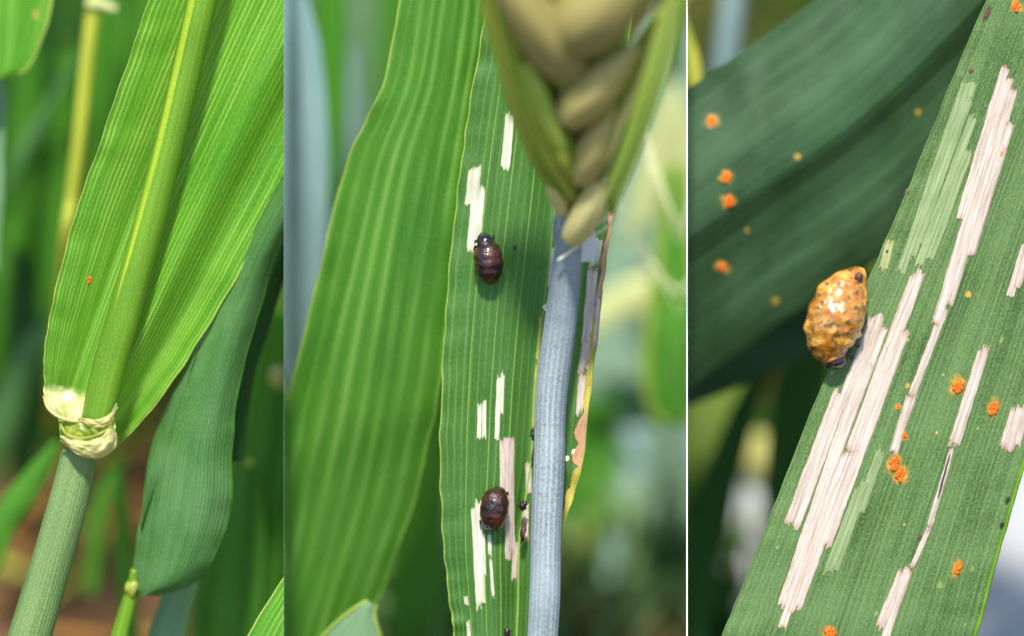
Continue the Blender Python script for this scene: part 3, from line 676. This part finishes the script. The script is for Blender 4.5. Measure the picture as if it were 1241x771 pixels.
# --- ear and stem
te = thing('wheat_ear', 'blurred olive wheat ear leaning forward on a waxy blue-grey stem', 'wheat ear', (600, 1290, 0))
pk = [(694, 240, -100), (692, 266, -86), (688, 310, -58), (679, 390, -24), (668, 480, -8), (665.5, 560, -8), (662, 640, -8), (660.5, 715, -8), (657, 780, -6), (648, 920, 0), (620, 1290, 10)]
tube('stem', smoothpath(pk, 90), [12, 15, 17, 18.8, 19.8, 18.6, 19, 18.2, 18.8, 18.5, 18, 18], 'waxy', te, 'M', 88, 22, .006)
patch('sheath_scale', [(668, 362, -18, 676, 372, -26), (662, 368, -16, 672, 378, -26), (657, 372, -12, 668, 386, -22)], 'waxy', te, 3, 6, 6, 'M')
def husk(x0, y0, x1, y1, wd, dep, mat, name='husk', dd=0.0, curve=0.0, keel=.15, tip=.5):
    """boat-shaped husk from its base (x0,y0) to its tip (x1,y1)"""
    def D(y): return -(292 - y) * .62 - 82
    A = Vector((x0, y0, D(y0) + dd)); B = Vector((x1, y1, D(y1) + dd)); ax = B - A; L_ = ax.length; ax.normalize()
    s1 = ax.cross(Vector((0, 0, -1))).normalized(); s2 = s1.cross(ax).normalized()
    if s2.z > 0: s2 = -s2
    V = []; U = []; F = []; n, m = 26, 24
    for k in range(n + 1):
        q = k / n; wdt = (math.sin(math.pi * min(1, q * .93 + .07) ** (.75 + tip * .25)) ** .62) * (1 - .22 * q) if 0 < q < 1 else .03
        c = A + ax * L_ * q + s1 * curve * math.sin(math.pi * q) + s2 * dep * .18 * math.sin(math.pi * q)
        for i in range(m):
            th = 6.2832 * i / m; r_ = 1 + keel * max(0, math.sin(th)) ** 8 + .035 * math.cos(9 * th)
            p = c + s1 * (wd / 2 * wdt * r_ * math.cos(th)) + s2 * (dep / 2 * wdt * r_ * math.sin(th))
            V.append(P(p.x, p.y, p.z)); U.append((i / m * wd * 2.4, q * L_))
    for k in range(n):
        for i in range(m):
            i2 = (i + 1) % m; F.append((k * m + i, k * m + i2, (k + 1) * m + i2, (k + 1) * m + i))
    return link(name, V, F, mat, te, U, 'M')
tube('rachis', smoothpath([(694, 285, -74), (694, 200, -128), (700, 100, -190), (705, 0, -252), (708, -90, -308)], 24), [12, 16, 18, 18, 18], 'husk', te, 'M', 12)
# (bottom x,y) -> (top x,y), width, depth, material, extra depth
for a in ((697, 250, 612, 108, 40, 34, 'huskgreen', 14), (700, 255, 742, 120, 60, 40, 'huskgreen', 24),
          (695, 244, 628, 96, 44, 40, 'huskgreen', -6), (692, 190, 596, 20, 66, 46, 'huskgreen', 30), (716, 240, 790, 40, 50, 40, 'huskgreen', 30),
          (697, 220, 652, 118, 46, 44, 'huskgreen', -10), (701, 222, 748, 120, 48, 46, 'huskwarm', -18),
          (682, 148, 776, 52, 60, 58, 'huskwarm', -26), (700, 96, 588, -60, 74, 66, 'husk', -22), (668, 130, 584, 0, 56, 50, 'huskgreen', 12),
          (676, 56, 800, -60, 96, 76, 'husk', -30), (740, 150, 812, 0, 46, 40, 'huskgreen', 6), (706, 70, 764, 10, 60, 50, 'huskgreen', 14), (640, 20, 690, -90, 80, 60, 'husk', 10)):
    husk(*a[:7], dd=a[7])
husk(689, 295, 742, 184, 42, 38, 'huskcream', 'basal_husk', -14, 5)
husk(684, 262, 668, 176, 26, 24, 'huskcream', 'basal_husk', -4, -4)
rh = random.Random(9)
for k in range(26):
    y = rh.uniform(-20, 240); sx = rh.random() < .5
    x = (np.interp(y, [-20, 60, 130, 210, 240], [578, 598, 617, 652, 676]) if sx else np.interp(y, [-20, 60, 130, 190, 240], [832, 810, 788, 766, 748]))
    dz = -(292 - y) * .62 - 86; L_ = rh.uniform(10, 26) * (-1 if sx else 1)
    tube('hair', [(x, y, dz), (x + L_ * .4, y - abs(L_) * .6, dz - 4), (x + L_ * .7, y - abs(L_) * 1.3, dz - 6)], [.8, .6, .3], 'glume', te, 'M', 5)
def glume(sec, mat, name='outer_glume', keel=True, bul=9, tilt=0):
    g = Blade([(a, b, -(292 - b) * .62 - 86 + e, c, d, -(292 - d) * .62 - 86 + e - tilt) for a, b, c, d, e in sec], lambda f, q: -bul * math.sin(math.pi * f), ridge=.1, period=8, refw=24)
    o = g.build(name, mat, te, 'M', 20, 50)
    if keel: sub(tube('keel', g.line(.55, n=40, lift=1.2), 1.6, 'field', te, 'M', 8), o)
    for f in (0, 1): sub(tube('papery_edge', g.line(f, n=40, lift=.5), 0.8, 'glume', te, 'M', 6), o)
glume([(741, 262, 744, 258, 0), (732, 232, 752, 238, -14), (747, 188, 772, 194, -30), (768, 128, 794, 134, -44), (788, 64, 815, 68, -50), (806, 0, 830, 2, -54), (820, -70, 850, -66, -56)], 'glume', tilt=26)
glume([(690, 246, 694, 240, -6), (652, 212, 672, 206, -20), (624, 150, 650, 142, -26), (604, 84, 632, 74, -28), (586, 10, 616, 0, -26), (570, -60, 604, -70, -24)], 'huskgreen', bul=12)
glume([(693, 206, 697, 200, -26), (664, 176, 684, 168, -36), (640, 126, 664, 116, -38), (624, 84, 642, 74, -36)], 'glume', 'inner_glume', False, 8)
glume([(722, 222, 727, 222, -22), (732, 186, 752, 192, -30), (752, 136, 774, 142, -32), (776, 84, 796, 90, -30), (796, 30, 812, 36, -28)], 'huskcream', 'inner_glume', True, 8)
for pth, rr in (([(676, 316, -82), (690, 306, -88), (706, 294, -96), (728, 280, -90), (742, 270, -84), (746, 262, -82)], 1.6), ([(720, 276, -94), (736, 262, -90), (744, 248, -84), (747, 242, -82)], 1.3)):
    tube('bract_fibre', smoothpath(pth, 20), [rr, rr, rr, rr * .5], 'fibre', te, 'M', 6)
patch('bract', [(676, 246, -84, 690, 250, -104), (670, 270, -74, 690, 276, -102), (672, 292, -64, 694, 298, -88), (684, 306, -58, 700, 304, -80)], 'waxy', te, 6, 10, 12, 'M')
patch('bract', [(700, 290, -80, 722, 278, -64), (700, 304, -72, 722, 296, -50), (704, 318, -60, 720, 316, -36)], 'pale', te, 4, 8, 8, 'M')

# --- background of the middle bay
sb('blue-grey waxy leaf standing beside the wide ribbed leaf', [(345, 520, 400, 24), (362, 420, 380, 36), (374, 300, 370, 42), (376, 180, 360, 44), (370, 70, 350, 40), (352, -20, 340, 30), (340, -80, 335, 24)], 'glaucous', 'M', bulge=10)
bl_ = blob('withered_leaf_tip', 349, 128, 300, 8, 15, 7, 'straw', None, .1, .4, panel='M'); tag(bl_, 'small tan withered leaf tip beside the blue-grey waxy leaf', 'leaf')
sb('mid green leaf between the blue-grey leaf and the ribbed leaf', [(398, 260, 560, 18), (402, 150, 530, 34), (402, 50, 510, 38), (400, -70, 490, 36)], 'field', 'M')
sb('pale blue leaf showing low between waxy and ribbed leaves', [(400, 330, 800, 30), (414, 230, 760, 36), (418, 130, 720, 30), (420, 60, 700, 14)], 'glaucous', 'M')
sb('soft sage leaf rising behind the top of the ribbed leaf', [(440, 300, 1000, 50), (448, 150, 920, 66), (446, 20, 860, 66), (440, -120, 800, 60)], 'sage', 'M')
sb('dull green leaf behind the sage leaf', [(470, 260, 900, 40), (478, 120, 840, 46), (486, -80, 780, 44)], 'field', 'M')
bg_leaf('wheat_leaf', 'pale grey-green leaf crossing under the ribbed leaf foot', [(360, 830, 130, 480, 860, 130), (388, 775, 125, 470, 800, 125), (424, 742, 120, 456, 752, 120), (446, 728, 118, 456, 734, 118)], 'sage', 'M', margin=2.5, bulge=6)
sb('blurred green leaf filling the gap between ribbed and grazed leaves', [(520, 880, 620, 60), (506, 760, 590, 70), (508, 640, 560, 64), (520, 520, 530, 50), (534, 420, 510, 30)], 'field', 'M')
sb('pale leaf blurred left of the grazed leaf foot', [(560, 860, 800, 50), (532, 740, 760, 60), (524, 600, 720, 50), (530, 470, 690, 30)], 'sage', 'M')
bgm = 'soft green leaves far behind the wheat ear'
for lb, pth, m_ in (('mid green leaf far behind, against the foot of the waxy stem', [(690, 860, 830, 60), (706, 740, 880, 80), (700, 600, 900, 70), (716, 480, 900, 30)], 'field'), ('mid green leaf far behind, between waxy stem and blue-grey stems', [(745, 900, 800, 60), (748, 760, 850, 70), (735, 600, 900, 60), (728, 480, 920, 30)], 'field'),
                ('mid green leaf far behind, low against the white-edged divider', [(826, 900, 800, 60), (822, 760, 850, 66), (826, 620, 880, 60), (836, 520, 900, 40)], 'field'), ('misty pale green leaf far behind the dried leaf edge', [(775, 740, 880, 100), (765, 560, 960, 120), (755, 420, 960, 110), (765, 300, 940, 80)], 'mist'),
                ('dark leaf far behind the top of the outer glume', [(835, 160, 800, 40), (826, 70, 760, 46), (828, -60, 740, 44)], 'deep')):
    sb(lb, pth, m_, 'M', bgm)
sb('pale yellow-green leaf arching behind the right side of the ear', [(700, 400, 760, 30), (760, 362, 760, 44), (830, 345, 760, 46), (900, 330, 760, 40)], 'cream', 'M')
sb('pale sage leaf upright behind the outer glume of the ear', [(760, 460, 900, 80), (785, 300, 880, 120), (806, 160, 850, 110), (815, 20, 820, 60)], 'mist', 'M')
sb('yellowish sage leaf tip slanting down behind the ear', [(850, 60, 700, 20), (820, 130, 720, 46), (790, 220, 740, 40), (764, 290, 750, 8)], 'cream', 'M')
bg_leaf('wheat_leaf', 'deep green leaf with pale rounded tip beside the white-edged divider', [(810, 200, 560, 920, 200, 560), (800, 290, 560, 910, 290, 560), (788, 380, 560, 910, 380, 560), (782, 450, 556, 910, 460, 556), (788, 494, 554, 900, 505, 554), (806, 516, 554, 880, 520, 554)], 'field', 'M', margin=7, bulge=14)
bg_stem('blue-grey blurred stem below the pale-tipped leaf', [(812, 500, 860), (800, 600, 860), (784, 700, 850), (764, 880, 800)], 24, 'mist', 'M')
bg_stem('second blue-grey blurred stem left of the thicker grey one', [(774, 520, 900), (758, 640, 890), (738, 760, 850), (720, 880, 800)], 20, 'glaucous', 'M')
ta = 'fine pale awns fanning out behind the outer glume'
for k in range(9):
    x = 742 + k * 3; o = tube('awn', smoothpath([(x, 230 + k * 14, 320 + 12 * k), (x + 30, 280 + k * 8, 320 + 12 * k), (x + 70 + 8 * k, 380 + k * 3, 330 + 12 * k)] if k % 2 else [(x + 20, 120 + k * 10, 320), (x + 50, 190 + k * 9, 330), (x + 76, 290 + k * 4, 340)], 12), [1.2, 1, .5], 'fibre', None, 'M', 5)
    tag(o, 'fine pale awn slanting behind the outer glume of the ear', 'awn', ta)

# ================================================================== RIGHT BAY: rusted leaf
t = thing('wheat_leaf', 'slanting rust-spotted leaf with long pinkish feeding scars and golden grub', 'leaf', (760, 1080, 10))
rl = Blade([(1225, -60, 10, 1428, -60, 30), (1168, 65, 8, 1392, 70, 26), (1109, 210, 6, 1346, 210, 22), (1056, 332, 4, 1308, 335, 18), (1002, 455, 4, 1274, 455, 14), (950, 585, 4, 1235, 582, 12), (905, 698, 6, 1201, 700, 12), (868, 790, 8, 1175, 790, 14), (826, 890, 14, 1130, 890, 20), (780, 1010, 20, 960, 1040, 26)],
           lambda f, q: -10 * math.sin(math.pi * f) + 5 * math.exp(-((f - .5) / .06) ** 2), ridge=.06, period=7, refw=270, wav=1.6, wavp=30, seed=12)
rl.build('leaf_blade', 'rusted', t, 'R', 200, 140)
tube('margin', rl.line(0, n=140, lift=.2), 1.3, 'rusted', t, 'R', 6); tube('margin', rl.line(1, n=140, lift=.4), 2.4, 'culm', t, 'R', 8)
for f in (.47, .5, .53, .7): tube('vein', rl.line(f, .04, .95, 110, -.1), .55, 'rusted', t, 'R', 6)
K = 'scarpink'; G = 'scargreen'
def slope(c200, y0, y1, w_, k=-.30): return (c200 + k * (y0 - 200), y0, c200 + k * (y1 - 200), y1, w_)
for bands, m_ in (
    ([slope(1183, 80, 268, 9), slope(1192, 94, 396, 9), slope(1200.5, 106, 372, 9), slope(1209, 147, 312, 9)], K),
    ([(1146, 371, 1104, 482, 8), (1104, 478, 1082, 552, 9), (1110, 476, 1090, 530, 5)], K),
    ([(1016, 472, 955, 636, 9), (1059, 384, 963, 641, 9), (1067, 380, 962, 690, 9), (1072, 395, 946, 736, 9), (1021, 546, 947, 762, 8), (1109, 332, 1029, 548, 9), (1029, 546, 957, 742, 9), (1117, 328, 1037, 546, 9), (1037, 544, 966, 738, 9), (1098, 400, 1001, 664, 9)], K),
    ([(1190, 424, 1153, 541, 7.5), (1196.5, 418, 1159, 539, 7.5)], K), ([(1155, 540, 1126, 640, 5.5), (1126, 640, 1104, 690, 5)], K), ([(1151.5, 550, 1136, 606, 2.4)], 'slit'),
    ([(1094, 690, 1065, 762, 8.5), (1102, 688, 1066, 792, 8.5)], K), ([(1230, 494, 1215, 545, 8), (1238, 490, 1222.5, 549, 8), (1246, 488, 1231, 543, 8)], K),
    ([(1243, 296, 1223, 362, 8), (1251, 290, 1232, 350, 8)], K), ([(1079, 290, 1070, 328, 9)], 'scarpale'),
    ([(1171, 100, 1091, 332, 9), (1175, 118, 1104, 312, 9), (1181, 97, 1112, 296, 8), (1180, 140, 1113, 324, 9), (1175, 182, 1126, 316, 8)], G),
    ([(1042, 590, 1003, 695, 9), (1050, 582, 1011, 690, 9), (1068, 545, 1041, 622, 9)], G)):
    scar(rl, t, bands, m_, 1.9 if m_ == 'slit' else (.9 if m_ == G else 1.2))
for x, y, w_, h_, n_ in ((1160, 468, 15, 22, 10), (1204, 495, 13, 20, 8), (1084, 562, 14, 22, 9), (1091, 576, 13, 20, 8), (1160, 689, 12, 18, 7), (1006, 768, 16, 14, 8), (1095, 528, 9, 11, 4), (1088, 493, 8, 7, 3), (1232, 8, 12, 12, 5), (1247, 36, 9, 10, 4), (1214, 186, 6, 10, 4), (1173, 357, 6, 7, 3), (1100, 468, 5, 6, 2)):
    pustule(rl, t, x, y, w_, h_, .3, n_)
for x, y, a, b, m_ in ((1214, 411, 4, 7, 'chlorosis'), (1140, 710, 7, 8, 'chlorosis'), (1178, 690, 5, 7, 'chlorosis'), (1135, 525, 3, 4, 'halo'), (1100, 412, 3, 4, 'halo'), (942, 664, 4, 5, 'chlorosis'), (1096, 636, 3, 3, 'halo'), (1008, 452, 4, 4, 'chlorosis'),
                       (1196, 16, 5, 16, 'brownstain'), (1099, 233, 4, 6, 'brownstain'), (1177, 85, 4, 7, 'brownstain'), (1214, 637, 4, 7, 'darkstain'), (1221, 606, 5, 8, 'darkstain'), (1115, 652, 3, 6, 'brownstain'), (1075, 305, 3, 6, 'brownstain'), (1062, 744, 4, 5, 'chlorosis'), (1185, 520, 3, 4, 'chlorosis'), (1143, 455, 3, 3, 'chlorosis')):
    fleck(rl, t, x, y, a, b, m_, 'dark_fleck' if m_ in ('brownstain', 'darkstain') else 'chlorotic_fleck', .35)

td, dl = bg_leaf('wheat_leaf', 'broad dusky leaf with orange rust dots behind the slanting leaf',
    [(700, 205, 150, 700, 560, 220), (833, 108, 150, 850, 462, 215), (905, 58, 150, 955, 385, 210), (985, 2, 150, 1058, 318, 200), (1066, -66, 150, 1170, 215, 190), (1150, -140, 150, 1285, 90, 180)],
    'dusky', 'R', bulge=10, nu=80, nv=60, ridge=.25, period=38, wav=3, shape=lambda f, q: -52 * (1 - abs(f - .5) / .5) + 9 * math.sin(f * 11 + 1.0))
dl2 = dl
for x, y, q in ((863, 147, 9), (880, 215, 9), (884, 245, 10), (875, 324, 9), (967, 190, 5), (940, 366, 6), (905, 280, 4), (1112, 136, 5)):
    if q > 7: pustule(dl, td, x, y, q * 1.5, q * 1.4, .3, 7, halo=True, panel=None)
    else: fleck(dl, td, x, y, q * 1.3, q * 1.3, 'halo', 'rust_fleck')
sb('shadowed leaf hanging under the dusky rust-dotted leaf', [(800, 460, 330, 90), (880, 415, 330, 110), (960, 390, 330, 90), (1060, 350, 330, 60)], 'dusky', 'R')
sb('yellow-green leaf patch low behind the golden grub', [(800, 600, 880, 50), (838, 530, 900, 70), (876, 470, 920, 60), (920, 410, 920, 20)], 'yellowgreen', 'R')
sb('dark upright leaf below the golden grub', [(950, 760, 520, 40), (955, 620, 480, 56), (965, 500, 450, 60), (985, 420, 430, 50)], 'deep', 'R')
sb('olive brown leaf standing beside the white-edged divider', [(800, 900, 560, 60), (832, 740, 540, 60), (868, 600, 520, 46), (905, 490, 500, 30), (940, 420, 490, 10)], 'deep', 'R')
bg_stem('pale grey stem with cream knob beside the slanting leaf', [(926, 570, 850), (918, 610, 850), (902, 690, 840), (880, 790, 800), (860, 880, 760)], [22, 26, 28, 28, 28], 'pale', 'R', top=(926, 556, 820, 24, 'membrane'))
bg_stem('grey blurred stem behind the top edge of the dusky leaf', [(894, -60, 600), (884, 30, 620), (872, 120, 650), (850, 300, 760)], 15, 'glaucous', 'R')
sb('small bright yellow-green leaf tip above the dusky leaf', [(815, 20, 300, 30), (836, 76, 300, 26), (846, 116, 300, 10)], 'yellowing', 'R')
bg_leaf('wheat_leaf', 'wide chalky white leaf blurred beyond the right edge of the rusted leaf', [(1140, 880, ground_depth(1240, 880) - 60, 1420, 880, ground_depth(1240, 880) - 60), (1155, 780, ground_depth(1240, 780) - 60, 1420, 780, ground_depth(1240, 780) - 60), (1170, 660, ground_depth(1240, 660) - 60, 1430, 660, ground_depth(1240, 660) - 60), (1190, 540, ground_depth(1240, 540) - 70, 1440, 540, ground_depth(1240, 540) - 70), (1220, 420, ground_depth(1240, 420) - 90, 1440, 420, ground_depth(1240, 420) - 90)], 'chalk', 'R')

# ================================================================== GRUBS
def larva(name, label, spine, mats, depth, seed, segs=9, segamp=.03, rough=.05, legs=(), head_from=.9, freq=5.0, dflat=.85, group=None):
    """spine rows: (x, y, d, halfwidth); last rows are the head. One continuous skin with legs joined on."""
    V = []; F = []; FM = []; n, m = 64, 40
    for k in range(n + 1):
        q = k / n; x, y, d, hw = crom(spine, q); hw = max(.4, hw)
        x2, y2 = crom(spine, min(1, q + .01))[:2]; x1, y1 = crom(spine, max(0, q - .01))[:2]
        l = math.hypot(x2 - x1, y2 - y1) or 1; nx, ny = -(y2 - y1) / l, (x2 - x1) / l
        isb = q < head_from
        g = 1 + (segamp * math.cos(2 * math.pi * segs * q) if isb else 0)
        for i in range(m):
            th = 2 * math.pi * i / m
            c_, s_ = math.cos(th), math.sin(th)
            o = 1 + (rough * mnoise.fractal(Vector((c_ * 1.4 * freq / 3, s_ * 1.4 * freq / 3, q * freq + seed * 5)), 1, 2, 3) if isb else 0)
            r_ = hw * g * o
            V.append(P(x + nx * r_ * c_, y + ny * r_ * c_, d - depth * r_ * s_ * (1 if s_ > 0 else .45)))
    for k in range(n):
        for i in range(m):
            i2 = (i + 1) % m; F.append((k * m + i, k * m + i2, (k + 1) * m + i2, (k + 1) * m + i)); FM.append(0 if (k + .5) / n < head_from else 1)
    F.append(tuple(range(m))[::-1]); FM.append(0); F.append(tuple(n * m + i for i in range(m))); FM.append(1)
    for lg in legs:
        pts = [P(*p[:3]) for p in lg]; b = len(V); ks = len(pts)
        for k in range(ks):
            tg = (pts[min(k + 1, ks - 1)] - pts[max(k - 1, 0)]).normalized(); a = tg.cross(VN + VX * .01).normalized(); c = a.cross(tg)
            for i in range(8): V.append(pts[k] + S * lg[k][3] * (a * math.cos(6.2832 * i / 8) + c * math.sin(6.2832 * i / 8)))
        for k in range(ks - 1):
            for i in range(8):
                i2 = (i + 1) % 8; F.append((b + k * 8 + i, b + k * 8 + i2, b + (k + 1) * 8 + i2, b + (k + 1) * 8 + i)); FM.append(1)
        F.append(tuple(b + (ks - 1) * 8 + i for i in range(8))); FM.append(1)
    t_ = thing(name, label, 'grub', (spine[len(spine) // 2][0], spine[len(spine) // 2][1], spine[len(spine) // 2][2] + 10), group)
    link('body', V, F, None, t_, None, None, True, None, mats, FM)
    return t_
larva('beetle_grub', 'dark brown glossy grub with black head below a white feeding scar',
      [(594, 345.5, 12, 2), (594, 340, 10, 10), (593, 330, 8, 15.5), (592, 316, 7, 17.5), (590.5, 304, 8, 16), (588.5, 296, 10, 11), (587, 291, 10, 9.5), (585.5, 286, 12, 7.5), (584.5, 281.5, 14, 2)],
      ['larvadark', 'black'], .95, 2, 9, .03, .06,
      legs=[[(580, 300, 12, 2.2), (576, 299, 13, 2), (574.5, 303, 18, 1.2)], [(580, 294, 12, 2), (576.5, 292, 13, 1.8), (575.5, 295, 18, 1.2)], [(595, 293, 12, 2), (598, 288, 14, 1.7), (598.5, 285, 18, 1.1)]], head_from=.69)
larva('beetle_grub', 'reddish brown glossy oval grub on the streaked scars lower down the leaf',
      [(603, 589.5, 14, 2), (603, 594, 11, 10), (601, 604, 8, 15.5), (599, 616, 7, 17), (597, 628, 8, 15.5), (595, 638, 10, 11), (594, 641, 12, 8), (593.5, 644.5, 15, 2)],
      ['larvadark', 'black'], .95, 5, 9, .015, .04,
      legs=[[(586, 631, 12, 2.2), (582.5, 632, 13, 2), (582, 636, 18, 1.2)], [(586, 622, 13, 1.8), (583.5, 621, 15, 1.6), (583, 624, 18, 1)], [(613, 600, 13, 1.6), (615, 597, 15, 1.4), (616, 600, 19, 1)]], head_from=.84)
tg_ = larva('beetle_grub', 'fat golden wet grub with black head clinging to the rusted leaf edge',
      [(1047, 325.5, -6, 2), (1044, 329, -8, 8.5), (1034, 341, -12, 21.5), (1024.5, 356, -15, 29.5), (1016, 375, -17, 34), (1009.5, 394, -17, 35), (1007.5, 410, -15, 31.5), (1008, 424, -13, 25), (1010, 432, -13, 17), (1012, 437, -14, 13.5), (1013.5, 443, -13, 12), (1014.5, 448, -12, 2)],
      ['larvagold', 'black'], .85, 9, 10, .03, .09,
      legs=[[(1034, 402, -4, 3.4), (1041, 400, -2, 3.2), (1043.5, 405, 3, 2)], [(1030, 416, -4, 3.2), (1038.5, 415.5, -4, 3), (1041, 420, 3, 1.8)], [(1024, 428, -6, 2.6), (1031, 430, -5, 2.4), (1033, 434, 3, 1.5)]], head_from=.80, freq=9)
b_ = blob('tail_spot', 1041, 337, -26, 5.5, 6.5, 3, 'brownspot', tg_, .3, .25)
